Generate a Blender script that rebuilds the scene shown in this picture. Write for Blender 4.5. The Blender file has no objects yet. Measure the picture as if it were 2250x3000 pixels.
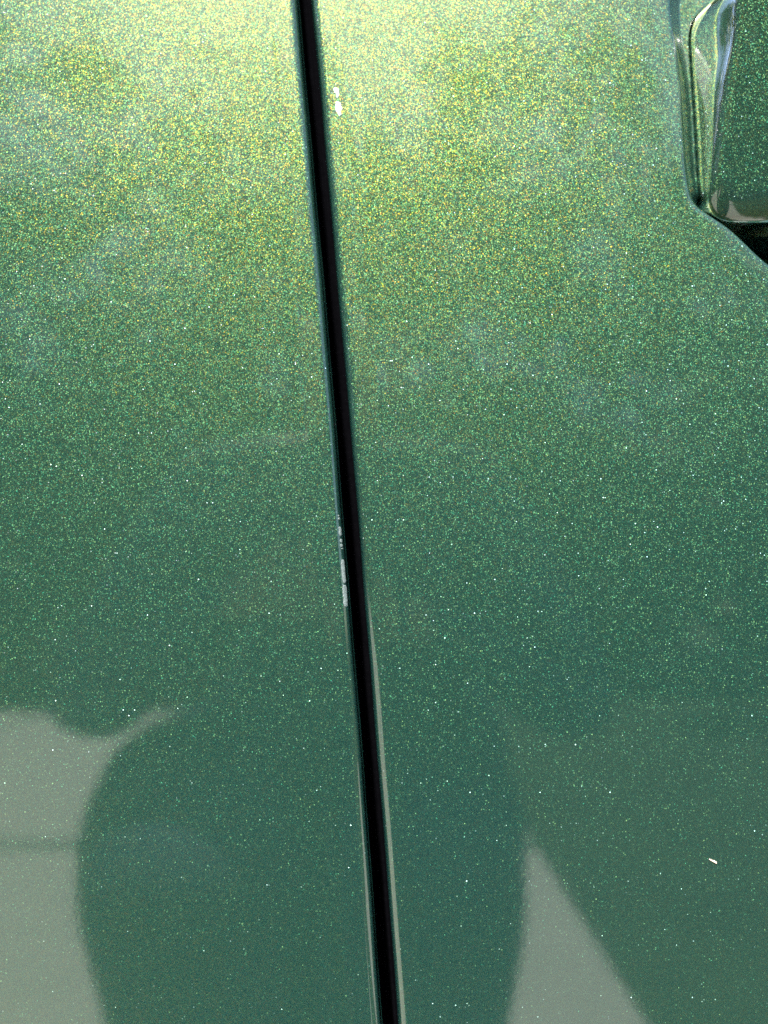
import bpy, bmesh, math, random
import numpy as np
from mathutils import Vector

# ------------------------------------------------------------------ camera, sky, sun, exposure
SC = bpy.context.scene
COL = SC.collection
D_CAM = 0.1813                       # lens to door skin
GROUND_Z = -0.78

cam_d = bpy.data.cameras.new('camera')
cam = bpy.data.objects.new('camera', cam_d)
COL.objects.link(cam)
cam.location = (0, -D_CAM, 0)
cam.rotation_euler = (math.radians(90), 0, 0)
cam_d.sensor_fit = 'VERTICAL'
cam_d.sensor_height = 36
cam_d.lens = 18 / math.tan(math.radians(33.5))
cam_d.clip_start = 0.005
cam_d.clip_end = 500
cam_d.dof.use_dof = True
cam_d.dof.focus_distance = D_CAM + 0.001
cam_d.dof.aperture_fstop = 6.5
SC.camera = cam

SUN_EL = math.radians(58)
SUN_AZ = math.radians(9)             # to the left of straight behind the camera
S = Vector((-math.sin(SUN_AZ) * math.cos(SUN_EL), -math.cos(SUN_AZ) * math.cos(SUN_EL), math.sin(SUN_EL)))
W = bpy.data.worlds.new('World')
SC.world = W
W.use_nodes = True
wt = W.node_tree
sky = wt.nodes.new('ShaderNodeTexSky')
sky.sky_type = 'NISHITA'
sky.sun_disc = False
sky.sun_elevation = SUN_EL
sky.sun_rotation = math.pi + SUN_AZ
bg = wt.nodes['Background']
bg.inputs['Strength'].default_value = 0.12
wt.links.new(sky.outputs[0], bg.inputs[0])

sl = bpy.data.lights.new('sun', 'SUN')
sl.energy = 4.2
sl.angle = math.radians(0.5)
sl.color = (1.0, 0.95, 0.86)
so = bpy.data.objects.new('sun', sl)
COL.objects.link(so)
so.rotation_euler = S.to_track_quat('Z', 'Y').to_euler()
so.location = S * 20

SC.view_settings.view_transform = 'Standard'
SC.view_settings.look = 'None'
SC.view_settings.gamma = 1
SC.view_settings.use_curve_mapping = False
SC.view_settings.exposure = 2.0
SC.cycles.use_denoising = False
SC.cycles.sample_clamp_indirect = 4.0

rng = np.random.default_rng(7)
random.seed(7)

# ------------------------------------------------------------------ helpers
def new_mat(name):
    m = bpy.data.materials.new(name)
    m.use_nodes = True
    nt = m.node_tree
    for n in list(nt.nodes):
        nt.nodes.remove(n)
    out = nt.nodes.new('ShaderNodeOutputMaterial')
    return m, nt, out

def node(nt, kind, **kw):
    n = nt.nodes.new(kind)
    for k, v in kw.items():
        if k in n.inputs:
            n.inputs[k].default_value = v
        else:
            setattr(n, k, v)
    return n

def link(nt, a, b):
    nt.links.new(a, b)

def mesh_obj(name, verts, faces, mat, parent=None, smooth=True):
    me = bpy.data.meshes.new(name)
    me.from_pydata([tuple(map(float, v)) for v in verts], [], [tuple(map(int, f)) for f in faces])
    me.validate()
    me.update()
    if smooth:
        me.polygons.foreach_set('use_smooth', [True] * len(me.polygons))
    if mat:
        me.materials.append(mat)
    o = bpy.data.objects.new(name, me)
    COL.objects.link(o)
    o.parent = parent
    return o

def tag(o, label=None, cat=None, group=None, kind=None):
    if label: o['label'] = label
    if cat: o['category'] = cat
    if group: o['group'] = group
    if kind: o['kind'] = kind
    return o

def empty(name, loc=(0, 0, 0)):
    o = bpy.data.objects.new(name, None)
    COL.objects.link(o)
    o.location = loc
    return o

def grid_faces(nr, nc, close=False):
    f = []
    for i in range(nr - 1):
        for j in range(nc - 1 + (1 if close else 0)):
            j2 = (j + 1) % nc
            f.append((i * nc + j, i * nc + j2, (i + 1) * nc + j2, (i + 1) * nc + j))
    return f

def sstep(t):
    t = np.clip(t, 0, 1)
    return t * t * (3 - 2 * t)

# ------------------------------------------------------------------ materials
def principled(name, color, rough=0.5, metallic=0.0, spec=0.5, noise=None, bump=None):
    m, nt, out = new_mat(name)
    p = node(nt, 'ShaderNodeBsdfPrincipled')
    p.inputs['Base Color'].default_value = (*color, 1)
    p.inputs['Roughness'].default_value = rough
    p.inputs['Metallic'].default_value = metallic
    p.inputs['Specular IOR Level'].default_value = spec
    if noise:
        scale, amt = noise
        tc = node(nt, 'ShaderNodeTexCoord')
        nz = node(nt, 'ShaderNodeTexNoise', Scale=scale, Detail=6.0, Roughness=0.6)
        link(nt, tc.outputs['Object'], nz.inputs['Vector'])
        rp = node(nt, 'ShaderNodeValToRGB')
        rp.color_ramp.elements[0].position = 0.3
        rp.color_ramp.elements[1].position = 0.7
        rp.color_ramp.elements[0].color = (*[c * (1 - amt) for c in color], 1)
        rp.color_ramp.elements[1].color = (*[min(1, c * (1 + amt)) for c in color], 1)
        link(nt, nz.outputs['Fac'], rp.inputs['Fac'])
        link(nt, rp.outputs['Color'], p.inputs['Base Color'])
    if bump:
        scale, st, dist = bump
        tc = node(nt, 'ShaderNodeTexCoord')
        nz = node(nt, 'ShaderNodeTexNoise', Scale=scale, Detail=5.0)
        link(nt, tc.outputs['Object'], nz.inputs['Vector'])
        b = node(nt, 'ShaderNodeBump', Strength=st, Distance=dist)
        link(nt, nz.outputs['Fac'], b.inputs['Height'])
        link(nt, b.outputs['Normal'], p.inputs['Normal'])
    link(nt, p.outputs['BSDF'], out.inputs['Surface'])
    return m

def car_paint(name, dusty=1.0):
    """Pearl green paint: teal ground coat, wide green lobe, gold-green flakes, stray sparkles, clear coat."""
    m, nt, out = new_mat(name)
    tc = node(nt, 'ShaderNodeTexCoord')
    geo = node(nt, 'ShaderNodeNewGeometry')
    pos = tc.outputs['Object']

    def tilted(scale, amount):
        vo = node(nt, 'ShaderNodeTexVoronoi', Scale=scale)
        link(nt, pos, vo.inputs['Vector'])
        sub = node(nt, 'ShaderNodeVectorMath', operation='SUBTRACT')
        link(nt, vo.outputs['Color'], sub.inputs[0])
        sub.inputs[1].default_value = (0.5, 0.5, 0.5)
        sc = node(nt, 'ShaderNodeVectorMath', operation='SCALE')
        link(nt, sub.outputs[0], sc.inputs[0])
        sc.inputs['Scale'].default_value = amount
        ad = node(nt, 'ShaderNodeVectorMath', operation='ADD')
        link(nt, sc.outputs[0], ad.inputs[0])
        link(nt, geo.outputs['Normal'], ad.inputs[1])
        no = node(nt, 'ShaderNodeVectorMath', operation='NORMALIZE')
        link(nt, ad.outputs[0], no.inputs[0])
        return vo, no.outputs[0]

    # teal ground coat
    diff = node(nt, 'ShaderNodeBsdfDiffuse', Color=(0.0036, 0.0185, 0.0195, 1), Roughness=0.3)
    wide = node(nt, 'ShaderNodeBsdfAnisotropic', Roughness=0.44)
    vo0, n0 = tilted(5600, 0.95)
    wn0 = node(nt, 'ShaderNodeTexWhiteNoise')
    link(nt, vo0.outputs['Position'], wn0.inputs['Vector'])
    r0 = node(nt, 'ShaderNodeValToRGB')
    r0.color_ramp.elements[0].color = (0.05, 0.55, 0.33, 1)
    r0.color_ramp.elements[1].color = (0.42, 0.80, 0.30, 1)
    link(nt, wn0.outputs['Value'], r0.inputs['Fac'])
    link(nt, r0.outputs['Color'], wide.inputs['Color'])
    link(nt, n0, wide.inputs['Normal'])
    mx0 = node(nt, 'ShaderNodeMixShader', Fac=0.040)
    link(nt, diff.outputs[0], mx0.inputs[1]); link(nt, wide.outputs[0], mx0.inputs[2])

    # gold-green flakes
    vo1, n1 = tilted(4700, 0.42)
    ramp = node(nt, 'ShaderNodeValToRGB')
    ramp.color_ramp.interpolation = 'LINEAR'
    el = ramp.color_ramp.elements
    el[0].position = 0.0; el[0].color = (0.30, 0.72, 0.36, 1)
    el[1].position = 1.0; el[1].color = (1.0, 0.50, 0.10, 1)
    for p_, c_ in ((0.30, (0.42, 0.80, 0.06)), (0.55, (0.78, 0.82, 0.03)), (0.82, (1.0, 0.72, 0.04))):
        e = el.new(p_); e.color = (*c_, 1)
    sep = node(nt, 'ShaderNodeSeparateColor')
    wn = node(nt, 'ShaderNodeTexWhiteNoise')
    link(nt, vo1.outputs['Position'], wn.inputs['Vector'])
    link(nt, wn.outputs['Value'], ramp.inputs['Fac'])
    gold = node(nt, 'ShaderNodeBsdfAnisotropic', Roughness=0.37)
    link(nt, ramp.outputs['Color'], gold.inputs['Color'])
    link(nt, n1, gold.inputs['Normal'])
    mx1 = node(nt, 'ShaderNodeMixShader', Fac=0.0275)
    link(nt, mx0.outputs[0], mx1.inputs[1]); link(nt, gold.outputs[0], mx1.inputs[2])

    # stray sparkles, widely tilted and few
    vo2, n2 = tilted(2300, 1.4)
    dot = node(nt, 'ShaderNodeMath', operation='LESS_THAN')
    link(nt, vo2.outputs['Distance'], dot.inputs[0]); dot.inputs[1].default_value = 0.27
    spk = node(nt, 'ShaderNodeBsdfAnisotropic', Roughness=0.27)
    hue = node(nt, 'ShaderNodeMixRGB', Fac=0.35)
    hue.inputs[1].default_value = (0.55, 0.95, 0.75, 1)
    link(nt, vo2.outputs['Color'], hue.inputs[2])
    link(nt, hue.outputs[0], spk.inputs['Color'])
    link(nt, n2, spk.inputs['Normal'])
    fk = node(nt, 'ShaderNodeMath', operation='MULTIPLY')
    link(nt, dot.outputs[0], fk.inputs[0]); fk.inputs[1].default_value = 0.022
    mx2 = node(nt, 'ShaderNodeMixShader')
    link(nt, fk.outputs[0], mx2.inputs['Fac'])
    link(nt, mx1.outputs[0], mx2.inputs[1]); link(nt, spk.outputs[0], mx2.inputs[2])

    # clear coat with faint smears of dried water
    nz = node(nt, 'ShaderNodeTexNoise', Scale=38.0, Detail=5.0, Roughness=0.6)
    link(nt, pos, nz.inputs['Vector'])
    mr = node(nt, 'ShaderNodeMapRange')
    mr.inputs['From Min'].default_value = 0.45; mr.inputs['From Max'].default_value = 0.8
    mr.inputs['To Min'].default_value = 0.05; mr.inputs['To Max'].default_value = 0.085 * dusty
    link(nt, nz.outputs['Fac'], mr.inputs['Value'])
    peel = node(nt, 'ShaderNodeTexNoise', Scale=420.0, Detail=2.0)
    link(nt, pos, peel.inputs['Vector'])
    bp = node(nt, 'ShaderNodeBump', Strength=0.05, Distance=0.0001)
    link(nt, peel.outputs['Fac'], bp.inputs['Height'])
    coat = node(nt, 'ShaderNodeBsdfAnisotropic', Color=(1, 1, 1, 1))
    link(nt, mr.outputs[0], coat.inputs['Roughness'])
    link(nt, bp.outputs['Normal'], coat.inputs['Normal'])
    fr = node(nt, 'ShaderNodeFresnel', IOR=1.6)
    mx3 = node(nt, 'ShaderNodeMixShader')
    link(nt, fr.outputs[0], mx3.inputs['Fac'])
    link(nt, mx2.outputs[0], mx3.inputs[1]); link(nt, coat.outputs[0], mx3.inputs[2])
    link(nt, mx3.outputs[0], out.inputs['Surface'])
    return m

PAINT = car_paint('green_pearl_paint')
RUBBER = principled('black_rubber', (0.0022, 0.0022, 0.0030), 0.8, spec=0.0, noise=(900, 0.4))
PRIMER = principled('bare_primer', (0.115, 0.148, 0.148), 0.8, noise=(2600, 0.35), bump=(3500, 0.6, 0.0002))
WHITE = principled('white_chip_glint', (0.8, 0.82, 0.8), 0.6, noise=(3000, 0.2), bump=(3500, 0.5, 0.0002))  # a real chip; its white also holds the sun glint on bare metal
LINT = principled('lint_fibre', (0.6, 0.5, 0.42), 0.8, noise=(2000, 0.3))
CONCRETE = principled('pale_concrete', (0.52, 0.50, 0.44), 0.85, noise=(9, 0.06), bump=(60, 0.3, 0.004))
GRASS = principled('lawn', (0.03, 0.05, 0.018), 0.9, noise=(4, 0.5), bump=(40, 0.8, 0.05))
BARK = principled('bark', (0.09, 0.065, 0.045), 0.9, noise=(12, 0.4), bump=(25, 0.8, 0.03))
LEAF = principled('leaves', (0.06, 0.11, 0.03), 0.5, noise=(1.2, 0.5))
SHIRT = principled('blue_cloth', (0.02, 0.055, 0.12), 0.8, noise=(14, 0.25))
SKIN = principled('skin', (0.5, 0.31, 0.22), 0.5, noise=(30, 0.1))
HAIR = principled('hair', (0.03, 0.02, 0.015), 0.6)

# ------------------------------------------------------------------ door skin shape
TILT = math.tan(math.radians(4.0))
R_SKIN = 2.5
def y0(z):
    return TILT * z + z * z / (2 * R_SKIN)

F_PX = 1500 / math.tan(math.radians(33.5))       # photo pixels per unit slope
def on_skin(px, py, off=0.0):
    """Where on the door (or 'off' metres in front of it) a feature of the photograph lies."""
    sx = (np.asarray(px, float) - 1125) / F_PX
    sz = (1500 - np.asarray(py, float)) / F_PX
    t = np.full(np.shape(sx), D_CAM)
    for _ in range(12):
        t = y0(sz * t) - off + D_CAM
    return sx * t, sz * t

# centre line and width of the shut line between the doors
gy = np.array([-500, 30, 450, 900, 1350, 1850, 2330, 2970, 3500])
gx = np.array([843, 892.5, 931.5, 972, 1010, 1052, 1090, 1138, 1177])
gX, gZ = on_skin(gx, gy)
poly = np.polyfit(gZ, gX, 2)
def gap_c(z):
    z = np.clip(z, -0.3, 0.3)
    return np.polyval(poly, z)
def gap_w(z):
    return 0.0040 - 0.0016 * np.clip(z, -0.2, 0.2)

ROLL = 0.0021
ZTOP, ZBOT = 0.36, -0.50
def zrows():
    fine = np.concatenate([np.arange(-0.15, 0.0449, 0.0012), np.arange(0.045, 0.1401, 0.0005)])
    up = np.linspace(0.142, ZTOP, 20)
    dn = np.linspace(ZBOT, -0.16, 22)
    return np.concatenate([dn, fine, up])

# recess polygon round the handle (photo pixels on the skin)
recess_px = [(1962, -60), (1960, 0), (1964, 50), (1972, 100), (1982, 160), (1990, 230), (1996, 338), (2004, 461), (2012, 540),
             (2026, 586), (2052, 612), (2090, 636), (2134, 665), (2173, 700), (2211, 738), (2250, 773), (2330, 830),
             (2450, 880), (2700, 905), (3100, 890), (3300, 800), (3320, 300), (3300, -100), (3100, -190), (2300, -190),
             (2080, -170), (1990, -125)]
rx, rz = on_skin([p[0] for p in recess_px], [p[1] for p in recess_px])
REC = np.stack([rx, rz], 1)

def chaikin(p, n=2):
    for _ in range(n):
        q = np.roll(p, -1, 0)
        p = np.stack([0.75 * p + 0.25 * q, 0.25 * p + 0.75 * q], 1).reshape(-1, 2)
    return p
REC = chaikin(REC, 2)

def inside_dist(P, poly):
    """signed distance, positive inside"""
    a = poly; b = np.roll(poly, -1, 0)
    best = np.full(len(P), 1e9)
    ins = np.zeros(len(P), bool)
    for (ax, az), (bx, bz) in zip(a, b):
        ex, ez = bx - ax, bz - az
        wx, wz = P[:, 0] - ax, P[:, 1] - az
        t = np.clip((wx * ex + wz * ez) / (ex * ex + ez * ez), 0, 1)
        best = np.minimum(best, (wx - ex * t) ** 2 + (wz - ez * t) ** 2)
        c = ((az <= P[:, 1]) & (bz > P[:, 1])) | ((bz <= P[:, 1]) & (az > P[:, 1]))
        with np.errstate(divide='ignore', invalid='ignore'):
            xi = ax + (P[:, 1] - az) / (bz - az) * ex
        ins ^= c & (P[:, 0] < xi)
    d = np.sqrt(best)
    return np.where(ins, d, -d)

handle_px = [(3150, -75), (2900, -75), (2600, -70), (2330, -62), (2190, -45), (2111, -10), (2066, 18), (2040, 48), (2030, 90), (2033, 138), (2040, 246),
             (2048, 369), (2055, 500), (2061, 565), (2069, 603), (2086, 630), (2115, 648), (2170, 655), (2330, 655), (2600, 655), (2900, 655), (3150, 655),
             (3200, 500), (3200, 80)]
hx, hz = on_skin([p[0] for p in handle_px], [p[1] for p in handle_px], -0.004)
H = np.stack([hx, hz], 1)
def resample(p, n):
    q = np.vstack([p, p[:1]])
    s = np.concatenate([[0], np.cumsum(np.hypot(*np.diff(q, axis=0).T))])
    t = np.linspace(0, s[-1], n, endpoint=False)
    return np.stack([np.interp(t, s, q[:, 0]), np.interp(t, s, q[:, 1])], 1)
H = resample(chaikin(H, 2), 420)

Z_CUP = float(on_skin(2200, 600)[1])
def recess_depth(X, Z):
    P = np.stack([X.ravel(), Z.ravel()], 1)
    near = (P[:, 0] > 0.045) & (P[:, 1] > -0.03)
    out = np.zeros(len(P))
    if near.any():
        Q = P[near]
        d = inside_dist(Q, REC)
        t_ = np.clip((d + 0.0004) / 0.0044, 0, 1.15)
        groove = 0.0056 * np.where(t_ < 0.3, t_ * t_ / 0.6, t_ - 0.15) + 0.008 * sstep((inside_dist(Q, H) + 0.0003) / 0.0009)
        cup = 0.024 * sstep((d + 0.0005) / 0.012) * sstep((Z_CUP - Q[:, 1]) / 0.010 + 0.6)
        dish = 0.0004 * np.exp(-np.clip(-d, 0, None) / 0.008) * (d < 0) + 0.0004 * (d >= 0)
        out[near] = groove + cup + dish
    return out.reshape(X.shape)

def hem_bow(dist):
    """the folded hem leaves the skin a hair proud next to the shut line"""
    return -0.00010 * np.exp(-((dist - 0.004) / 0.0028) ** 2)

def build_door(side):
    """side=+1: door to the right of the shut line, -1: to the left"""
    zs = zrows()
    if side > 0:
        offs = np.concatenate([np.linspace(0.0003, 0.008, 14), np.arange(0.009, 0.077, 0.0018),
                               np.arange(0.078, 0.116, 0.00035), np.arange(0.1162, 0.150, 0.0007), np.linspace(0.152, 0.36, 50), np.linspace(0.38, 0.95, 12)])
    else:
        offs = np.concatenate([np.linspace(0.0003, 0.008, 14), np.arange(0.009, 0.12, 0.0025), np.linspace(0.125, 0.9, 25)])
    phis = np.radians([90, 82, 74, 66, 58, 50, 42, 34, 26, 18, 10, 4, 0])
    rows = []
    wob = lambda z: 0.00006 * np.sin(z * 61 + side) + 0.00004 * np.sin(z * 173 + 2 * side)
    for z in zs:
        xw = gap_c(z) + side * (gap_w(z) / 2) + wob(z)
        yb = y0(z)
        row = []
        # inner flange behind the hem, then the hem wall, then the roll, then the skin
        row.append((xw + side * 0.022, yb + 0.0165, z))
        row.append((xw + side * 0.0006, yb + 0.0160, z))
        row.append((xw + side * 0.0001, yb + 0.0150, z))
        for dd, bead in ((0.0120, 0), (0.0107, 0), (0.0104, .00022), (0.0100, .00022), (0.0097, 0), (0.0072, 0), (0.0069, .00025), (0.0064, .00025), (0.0061, 0), (0.0035, 0)):
            row.append((xw - side * bead, yb + dd, z))
        for ph in phis[::1]:
            row.append((xw + side * ROLL * (1 - math.sin(ph)), yb + ROLL - ROLL * math.cos(ph), z))
        nroll = len(row)
        X = xw + side * (ROLL + offs)
        Y = yb + hem_bow(offs) - hem_bow(np.array([0.0]))[0] * np.exp(-offs / 0.0004) * 0
        if side > 0:
            Y = Y + recess_depth(X, np.full_like(X, z))
        row += [(x, y, z) for x, y in zip(X, Y)]
        rows.append(row)
    nc = len(rows[0])
    verts = [v for r in rows for v in r]
    faces = grid_faces(len(rows), nc)
    if side < 0:
        faces = [f[::-1] for f in faces]
    return verts, faces

CAR = tag(empty('car', (0, 0, GROUND_Z)), 'dark green pearl painted car side with two doors meeting at a black gap', 'car')
def under_car(o):
    o.parent = CAR
    o.matrix_parent_inverse = CAR.matrix_world.inverted()
    return o
bpy.context.view_layer.update()
CAR.matrix_world = CAR.matrix_world
PINV = None

def child(o, p):
    o.parent = p
    o.matrix_parent_inverse.identity()
    if p is CAR:
        o.location = (0, 0, -GROUND_Z)
    return o

v, f = build_door(-1)
left_door = child(mesh_obj('door', v, f, PAINT), CAR)
left_door['label'] = 'green door skin with grey paint chips along its edge'
v, f = build_door(+1)
right_door = child(mesh_obj('door', v, f, PAINT), CAR)
right_door['label'] = 'green door skin carrying the door handle'

# ------------------------------------------------------------------ door handle
zc = float(on_skin(2200, 120)[1])
half = 0.025
xl, xr = H[:, 0].min() + half * 0.75, H[:, 0].max() - half
axis = np.stack([np.clip(H[:, 0], xl, xr), np.full(len(H), zc)], 1)
rows = []
reach = np.hypot(*(axis - H).T)
zbot = H[:, 1].min()
prof = [(0.0, 0.013), (0.0, 0.006)] + [(t ** 1.7, None) for t in np.linspace(0, 1, 34)]
for s_, base in prof:
    Pq = H + (axis - H) * s_
    if base is None:
        k = np.clip((Pq[:, 0] - H[:, 0].min()) / 0.045, 0, 1)
        k2 = np.clip((H[:, 0].max() - Pq[:, 0]) / 0.045, 0, 1)
        face = -0.0022 + 0.0045 * sstep(np.minimum(k, k2)) + math.tan(math.radians(15)) * (Pq[:, 1] - zbot)
        d_ = s_ * reach
        g_ = 1 - (1 - np.clip(d_ / 0.0058, 0, 1)) ** 1.7
        u_ = np.clip(d_ / 0.0075, 0, 1)
        low = sstep(-(H[:, 1] - axis[:, 1]) / np.maximum(reach, 1e-6) * 1.6 - 0.4)
        g_ = g_ * (1 - low) + np.sqrt(np.clip(1 - (1 - u_) ** 2, 0, 1)) * low
        dep = 0.0042 - (face + 0.0042) * g_
    else:
        dep = np.full(len(Pq), base)
    rows.append(np.stack([Pq[:, 0], y0(Pq[:, 1]) + dep, Pq[:, 1]], 1))
verts = np.concatenate(rows)
faces = [fc[::-1] for fc in grid_faces(len(rows), len(H), close=True)]
handle = child(mesh_obj('door_handle', verts, faces, PAINT), right_door)
handle['label'] = 'body coloured pull handle with a rounded end'

# ------------------------------------------------------------------ rubber seal and pillar inside the gap
def sweep(name, profile, mat, parent, smooth=True):
    """profile: list of (x offset from gap centre, depth behind the skin)"""
    zs = np.concatenate([np.linspace(ZBOT, -0.16, 10), np.linspace(-0.15, 0.15, 60), np.linspace(0.16, ZTOP, 8)])
    vs = []
    for z in zs:
        for dx, dy in profile:
            vs.append((gap_c(z) + dx, y0(z) + dy, z))
    n = len(profile)
    fs = grid_faces(len(zs), n)
    o = mesh_obj(name, vs, fs, mat, None, smooth)
    return child(o, parent)

pf = []
x = -0.016
ribs = [(-0.0035, 0.0007, 0.0012), (-0.0016, 0.0005, 0.0010), (0.0000, 0.0005, 0.0009), (0.0022, 0.0006, 0.0012)]
for xx in np.linspace(-0.016, 0.016, 260):
    d = 0.0455 - 0.0025 * math.cos(xx / 0.016 * math.pi / 2)
    for c, w, h in ribs:
        d -= h * math.exp(-((xx - c) / w) ** 4)
    pf.append((xx, d))
seal = sweep('door_seal', pf, RUBBER, CAR)
seal['label'] = 'ribbed black rubber seal deep in the gap'
pil = sweep('door_pillar', [(-0.07, 0.018), (-0.07, 0.049), (0.07, 0.049), (0.07, 0.018), (0.075, 0.018), (0.075, 0.08), (-0.075, 0.08), (-0.075, 0.018), (-0.07, 0.018)], PAINT, CAR, False)

for zc_ in (ZBOT, ZTOP):  # added caps, out of view, blocking light that leaks behind the door skins
    cv = [(gap_c(zc_) + dx, y0(zc_) + dy, zz) for zz in (zc_ - 0.004, zc_ + 0.004)
          for dx, dy in ((-0.08, 0.0172), (0.08, 0.0172), (0.08, 0.085), (-0.08, 0.085))]
    cf = [(0, 1, 2, 3), (7, 6, 5, 4), (0, 4, 5, 1), (1, 5, 6, 2), (2, 6, 7, 3), (3, 7, 4, 0)]
    child(mesh_obj('light_leak_cap', cv, cf, RUBBER, None, False), CAR)

# ------------------------------------------------------------------ paint chips
def edge_point(side, z, s, lift):
    """point on the rolled hem: s = 0 at the flat skin, 1 at the gap wall"""
    ph = s * math.pi / 2
    xw = gap_c(z) + side * gap_w(z) / 2 + 0.00006 * np.sin(z * 61 + side) + 0.00004 * np.sin(z * 173 + 2 * side)
    r = ROLL + lift
    cx, cy = xw + side * ROLL, y0(z) + ROLL
    return (cx - side * r * math.sin(ph), cy - r * math.cos(ph), z)

def chip_on_edge(y_a, y_b, s_a, s_b, seed):
    r = np.random.default_rng(seed)
    za = float(on_skin(1010, y_a)[1]); zb = float(on_skin(1010, y_b)[1])
    n = max(6, int((za - zb) / 0.00035))
    vs = []
    cols = 5
    for i in range(n):
        t = i / (n - 1)
        z = za + (zb - za) * t
        cap = min(1, (t * n + 0.3) / 2.2, ((1 - t) * n + 0.3) / 2.2) ** 0.6
        mid, hw = 0.5 * (s_a + s_b), 0.5 * (s_b - s_a)
        lo = mid - hw * cap * (1 + r.uniform(-0.25, 0.2))
        hi = mid + hw * cap * (1 + r.uniform(-0.2, 0.2))
        for j in range(cols):
            q = j / (cols - 1)
            lift = -0.00006 if j in (0, cols - 1) or i in (0, n - 1) else 0.00007 + r.uniform(0, 0.00005)
            vs.append(edge_point(-1, z + r.uniform(-1, 1) * 0.00005, lo + (hi - lo) * q, lift))
    o = child(mesh_obj('paint_chip', vs, grid_faces(n, cols)[::1], PRIMER, None, False), left_door)
    return o

for k, (a, b, s0, s1) in enumerate([(1508, 1514, .46, .62), (1516, 1523, .44, .66), (1541, 1573, .38, .78), (1578, 1591, .45, .74),
                                    (1593, 1604, .42, .78), (1606, 1610, .52, .76), (1638, 1712, .34, .84), (1713, 1781, .30, .84)]):
    chip_on_edge(a, b, s0, s1, 40 + k)

def chip_on_skin(pts_px, mat, name, parent, lift=0.00012):
    """irregular flake lying on the skin, with a raised middle and its rim set into the paint"""
    c = np.mean(pts_px, 0)
    rim = resample(np.array(pts_px, float), 22)
    rim = rim + np.random.default_rng(len(pts_px)).normal(0, 1.1, rim.shape)
    vs = []
    for k, l in ((1.0, -0.00004), (0.8, lift * 0.8), (0.4, lift)):
        q = c + (rim - c) * k
        X, Z = on_skin(q[:, 0], q[:, 1])
        d = X - (gap_c(Z) + gap_w(Z) / 2 + ROLL)
        Y = y0(Z) + np.where(np.abs(d) < 0.03, hem_bow(d), 0) - l
        vs += list(np.stack([X, Y, Z], 1))
    n = len(rim)
    fs = grid_faces(3, n, close=True)
    fs.append(tuple(range(2 * n, 3 * n)))
    o = mesh_obj(name, vs, fs, mat, None, False)
    return child(o, parent) if parent else o

chip_on_skin([(978, 262), (984, 255), (990, 258), (994, 270), (992, 284), (988, 288), (985, 276), (980, 272)], WHITE, 'paint_chip', right_door)
chip_on_skin([(984, 298), (990, 296), (998, 302), (1000, 312), (1005, 320), (998, 326), (1002, 338), (994, 341), (986, 330), (982, 318)], WHITE, 'paint_chip', right_door)
lint = chip_on_skin([(2076, 2516), (2085, 2519), (2096, 2522), (2103, 2527), (2101, 2531), (2092, 2527), (2083, 2521)], LINT, 'lint_speck', None, 0.0003)
tag(lint, 'tiny pale sliver of lint stuck to the green paint below the handle', 'lint')

# ------------------------------------------------------------------ ground (seen as reflections in the paint)
gz = GROUND_Z
g = mesh_obj('ground', [(-120, -120, gz - .06), (120, -120, gz - .06), (120, 120, gz - .06), (-120, 120, gz - .06)], [(0, 1, 2, 3)], GRASS, None, False)
tag(g, 'mown lawn beyond the concrete drive', 'ground', kind='structure')
drive = empty('driveway', (0, 0, gz - .06))
tag(drive, 'pale concrete drive in front of the green door', 'driveway', kind='structure')
def slab(xa, xb, ya, yb):
    e = 0.006
    vs = []
    for z_, i in ((0.0, 0), (0.06 - e, 0), (0.06, e)):
        vs += [(xa + i, ya + i, z_), (xb - i, ya + i, z_), (xb - i, yb - i, z_), (xa + i, yb - i, z_)]
    fs = grid_faces(3, 4, close=True) + [(8, 9, 10, 11)]
    mesh_obj('slab', vs, fs, CONCRETE, drive, False)
ys = [2.6, 0.35, -2.08, -4.9]
for yb_, ya_ in zip(ys[:-1], ys[1:]):
    for xa_ in (-7.35, -4.75, -2.15):
        slab(xa_ + .02, xa_ + 2.58, ya_ + .035, yb_ - .035)

slab(1.25, 3.8, -1.3, 2.6)  # added unseen slab, gives the left hem a beige reflection

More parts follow.
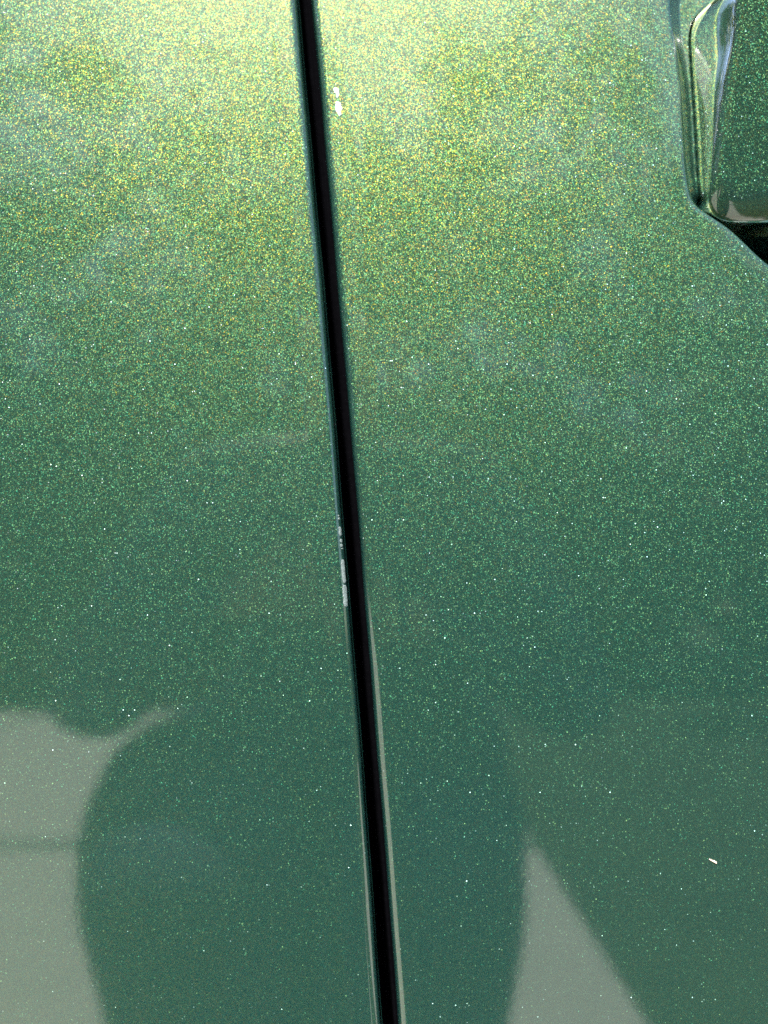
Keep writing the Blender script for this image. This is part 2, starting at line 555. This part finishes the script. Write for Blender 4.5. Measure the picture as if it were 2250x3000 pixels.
# ------------------------------------------------------------------ trees beyond the lawn
def make_tree(loc, h, rad, seed, label):
    r = np.random.default_rng(seed)
    t = tag(empty('broadleaf_tree', loc), label, 'tree', 'trees across the lawn')
    # trunk and limbs
    vs, fs = [], []
    def limb(p0, p1, r0, r1):
        p0, p1 = Vector(p0), Vector(p1)
        d = (p1 - p0).normalized()
        u = d.orthogonal().normalized(); w = d.cross(u)
        b = len(vs)
        for k in range(5):
            c = p0.lerp(p1, k / 4) + Vector(r.normal(0, r0 * .25, 3)) * (0 < k < 4)
            rr = r0 + (r1 - r0) * k / 4
            for j in range(8):
                a = j * math.pi / 4
                vs.append(c + (u * math.cos(a) + w * math.sin(a)) * rr)
        for fc in grid_faces(5, 8, close=True):
            fs.append(tuple(b + i for i in fc))
    limb((0, 0, 0), (0.1, 0, h * .55), .24, .12)
    cl = []
    for k in range(14):
        a = r.uniform(0, 6.28); e = r.uniform(.1, 1.0)
        tip = (math.cos(a) * rad * e, math.sin(a) * rad * e, h * r.uniform(.35, .95))
        limb((0.05, 0, h * r.uniform(.25, .5)), tip, .08, .02)
        cl.append(tip)
    mesh_obj('trunk', vs, fs, BARK, t)
    lv, lf = [], []
    for k in range(38):
        c = cl[k] if k < len(cl) else (r.normal(0, rad * .55), r.normal(0, rad * .55), h * r.uniform(.10, 1.0))
        cr = r.uniform(.5, 1.0) * rad * .45
        for _ in range(190):
            p = Vector(c) + Vector(r.normal(0, 1, 3)) * cr * .6
            s = r.uniform(.11, .24)
            u = Vector(r.normal(0, 1, 3)).normalized(); w = u.orthogonal().normalized()
            b = len(lv)
            lv += [p - u * s, p + w * s * .5, p + u * s, p - w * s * .5]
            lf.append((b, b + 1, b + 2, b + 3))
    mesh_obj('crown', lv, lf, LEAF, t, False)
    return t
TREES = [((-9.2, -15.5), 12.5, 3.4, 'tall loose tree at the far left end of the tree row'),
         ((-3.2, -17), 15.0, 3.6, 'tallest tree of the row beyond the drive'),
         ((2.6, -15.8), 12.4, 3.2, 'shorter round tree beside the tallest one'),
         ((8.4, -16.4), 13.6, 3.5, 'broad tree at the right end of the tree row'),
         ((-11.5, -12.5), 16, 4.6, 'very tall broad tree added to block the sky mirrored in the handle'),  # added unseen tree, keeps bright sky out of the handle's reflection
         ((-14, -9.5), 12, 4.0, 'wide tree standing at the corner of the lawn'),
         ((-13.5, -2.5), 10.5, 3.6, 'tree on the side of the lawn level with the car'),
         ((-13, 5), 10.0, 3.6, 'tree on the side of the lawn behind the car'),
         ((14.5, -15.5), 11.5, 4.0, 'wide tree standing off to the right by itself')]
for i, ((tx, ty), th, tr, lb) in enumerate(TREES):
    make_tree((tx, ty, gz - .06), th, tr, 100 + i, lb)

def make_shrub(loc, h, rad, seed, label):
    r = np.random.default_rng(seed)
    t = tag(empty('shrub', loc), label, 'shrub', 'dense shrubs along the lawn')
    vs, fs = [], []
    for k in range(7):
        a = k * .9; b = len(vs)
        for q, rr in ((0, .04), (.5, .03), (1, .012)):
            c = Vector((math.cos(a) * rad * .5 * q, math.sin(a) * rad * .4 * q, h * .8 * q))
            for j in range(6):
                vs.append(c + Vector((math.cos(j * 1.047) * rr, math.sin(j * 1.047) * rr, 0)))
        fs += [tuple(b + i for i in fc) for fc in grid_faces(3, 6, close=True)]
    mesh_obj('stem', vs, fs, BARK, t)
    lv, lf = [], []
    for _ in range(3600):
        d = Vector(r.normal(0, 1, 3)).normalized() * r.uniform(.55, 1.0)
        p = Vector((d.x * rad, d.y * rad * .6, h * .52 + d.z * h * .52))
        s = r.uniform(.07, .15)
        u = Vector(r.normal(0, 1, 3)).normalized(); w = u.orthogonal().normalized()
        b = len(lv)
        lv += [p - u * s, p + w * s * .6, p + u * s, p - w * s * .6]
        lf.append((b, b + 1, b + 2, b + 3))
    mesh_obj('foliage', lv, lf, LEAF, t, False)
for i in range(6):
    make_shrub((-9.6 + .3 * math.sin(i * 2.1), -5.6 + i * 2.3, gz - .06), 2.6 + .4 * math.sin(i * 1.3), 1.5, 330 + i,
               'dense dark shrub in the side row past the end of the concrete drive')
for i in range(9):
    make_shrub((-8.8 + i * 2.2, -8.0 - .5 * math.sin(i * 1.7), gz - .06), 3.5 + .4 * math.sin(i * 2.3), 1.6, 300 + i,
               'dense dark shrub in the hedge row between the drive and the trees')

# ------------------------------------------------------------------ the photographer, squatting in front of the door
def build_person():
    J = {  # joint: (position, radius)
        'pelvis': ((-.06, -.90, -.28), .15), 'belly': ((-.06, -.90, -.12), .15), 'chest': ((-.06, -.86, .08), .16),
        'neck': ((-.05, -.82, .22), .060), 'head': ((-.04, -.79, .31), .085), 'crown': ((-.04, -.79, .40), .075),
        'shl': ((-.24, -.84, .15), .075), 'shr': ((.12, -.84, .15), .075),
        'ell': ((-.36, -.76, -.18), .062), 'elr': ((.24, -.76, -.18), .058),
        'wrl': ((-.21, -.685, -.03), .032), 'wrr': ((.08, -.67, -.05), .032),
        'pall': ((-.14, -.685, -.005), .022), 'palr': ((.01, -.65, -.03), .022),
        'hipl': ((-.25, -.84, -.28), .165), 'hipr': ((.08, -.84, -.30), .145),
        'midl': ((-.20, -.66, -.31), .135), 'midr': ((.045, -.66, -.31), .112),
        'knl': ((-.15, -.50, -.31), .11), 'knr': ((.025, -.50, -.31), .105),
        'cal': ((-.16, -.60, -.50), .10), 'car': ((.02, -.60, -.50), .10),
        'anl': ((-.16, -.74, -.72), .055), 'anr': ((.02, -.74, -.72), .055),
        'tol': ((-.18, -.55, -.745), .035), 'tor': ((.04, -.55, -.745), .035),
    }
    E = [('pelvis', 'belly'), ('belly', 'chest'), ('chest', 'neck'), ('neck', 'head'), ('head', 'crown'),
         ('chest', 'shl'), ('chest', 'shr'), ('shl', 'ell'), ('shr', 'elr'), ('ell', 'wrl'), ('elr', 'wrr'),
         ('wrl', 'pall'), ('wrr', 'palr'), ('pelvis', 'hipl'), ('pelvis', 'hipr'), ('hipl', 'midl'), ('hipr', 'midr'),
         ('midl', 'knl'), ('midr', 'knr'), ('knl', 'cal'), ('knr', 'car'), ('cal', 'anl'), ('car', 'anr'), ('anl', 'tol'), ('anr', 'tor')]
    for s, pal in ((-1, 'pall'), (1, 'palr')):
        p = J[pal][0]
        for k, dx in enumerate((.030, .010, -.010, -.030)):
            ln = (.90, 1.0, .95, .78)[k]
            a, b = f'f{s}{k}a', f'f{s}{k}b'
            J[a] = ((p[0] - s * .042 * ln, p[1] + .006, p[2] + dx), .0095)
            J[b] = ((p[0] - s * .074 * ln, p[1] - .012, p[2] + dx * 1.1), .0085)
            E += [(pal, a), (a, b)]
        a, b = f't{s}a', f't{s}b'
        J[a] = ((p[0] - s * .010, p[1] + .004, p[2] + .038), .011)
        J[b] = ((p[0] - s * .028, p[1] + .008, p[2] + .060), .0095)
        E += [(pal, a), (a, b)]
    names = list(J)
    me = bpy.data.meshes.new('person')
    me.from_pydata([J[n][0] for n in names], [(names.index(a), names.index(b)) for a, b in E], [])
    o = bpy.data.objects.new('person', me)
    COL.objects.link(o)
    sk = o.modifiers.new('skin', 'SKIN')
    for i, n in enumerate(names):
        me.skin_vertices[0].data[i].radius = (J[n][1], J[n][1])
    me.skin_vertices[0].data[0].use_root = True
    ss = o.modifiers.new('sub', 'SUBSURF'); ss.levels = 2; ss.render_levels = 2
    bpy.context.view_layer.update()
    me2 = bpy.data.meshes.new_from_object(o.evaluated_get(bpy.context.evaluated_depsgraph_get()))
    o.modifiers.clear()
    o.data = me2
    me2.materials.clear()
    for m_ in (SHIRT, SKIN, HAIR):
        me2.materials.append(m_)
    for p in me2.polygons:
        c = p.center
        p.use_smooth = True
        if -.175 < c.x < .05 and c.y > -.72 and -.1 < c.z < .1: p.material_index = 1
        elif c.z > .22: p.material_index = 2 if (c.z > .37 or c.y < -.83) else 1
        else: p.material_index = 0
    return o
person = build_person()
tag(person, 'person in blue clothes squatting before the green door with hands clasped at the chest', 'person')
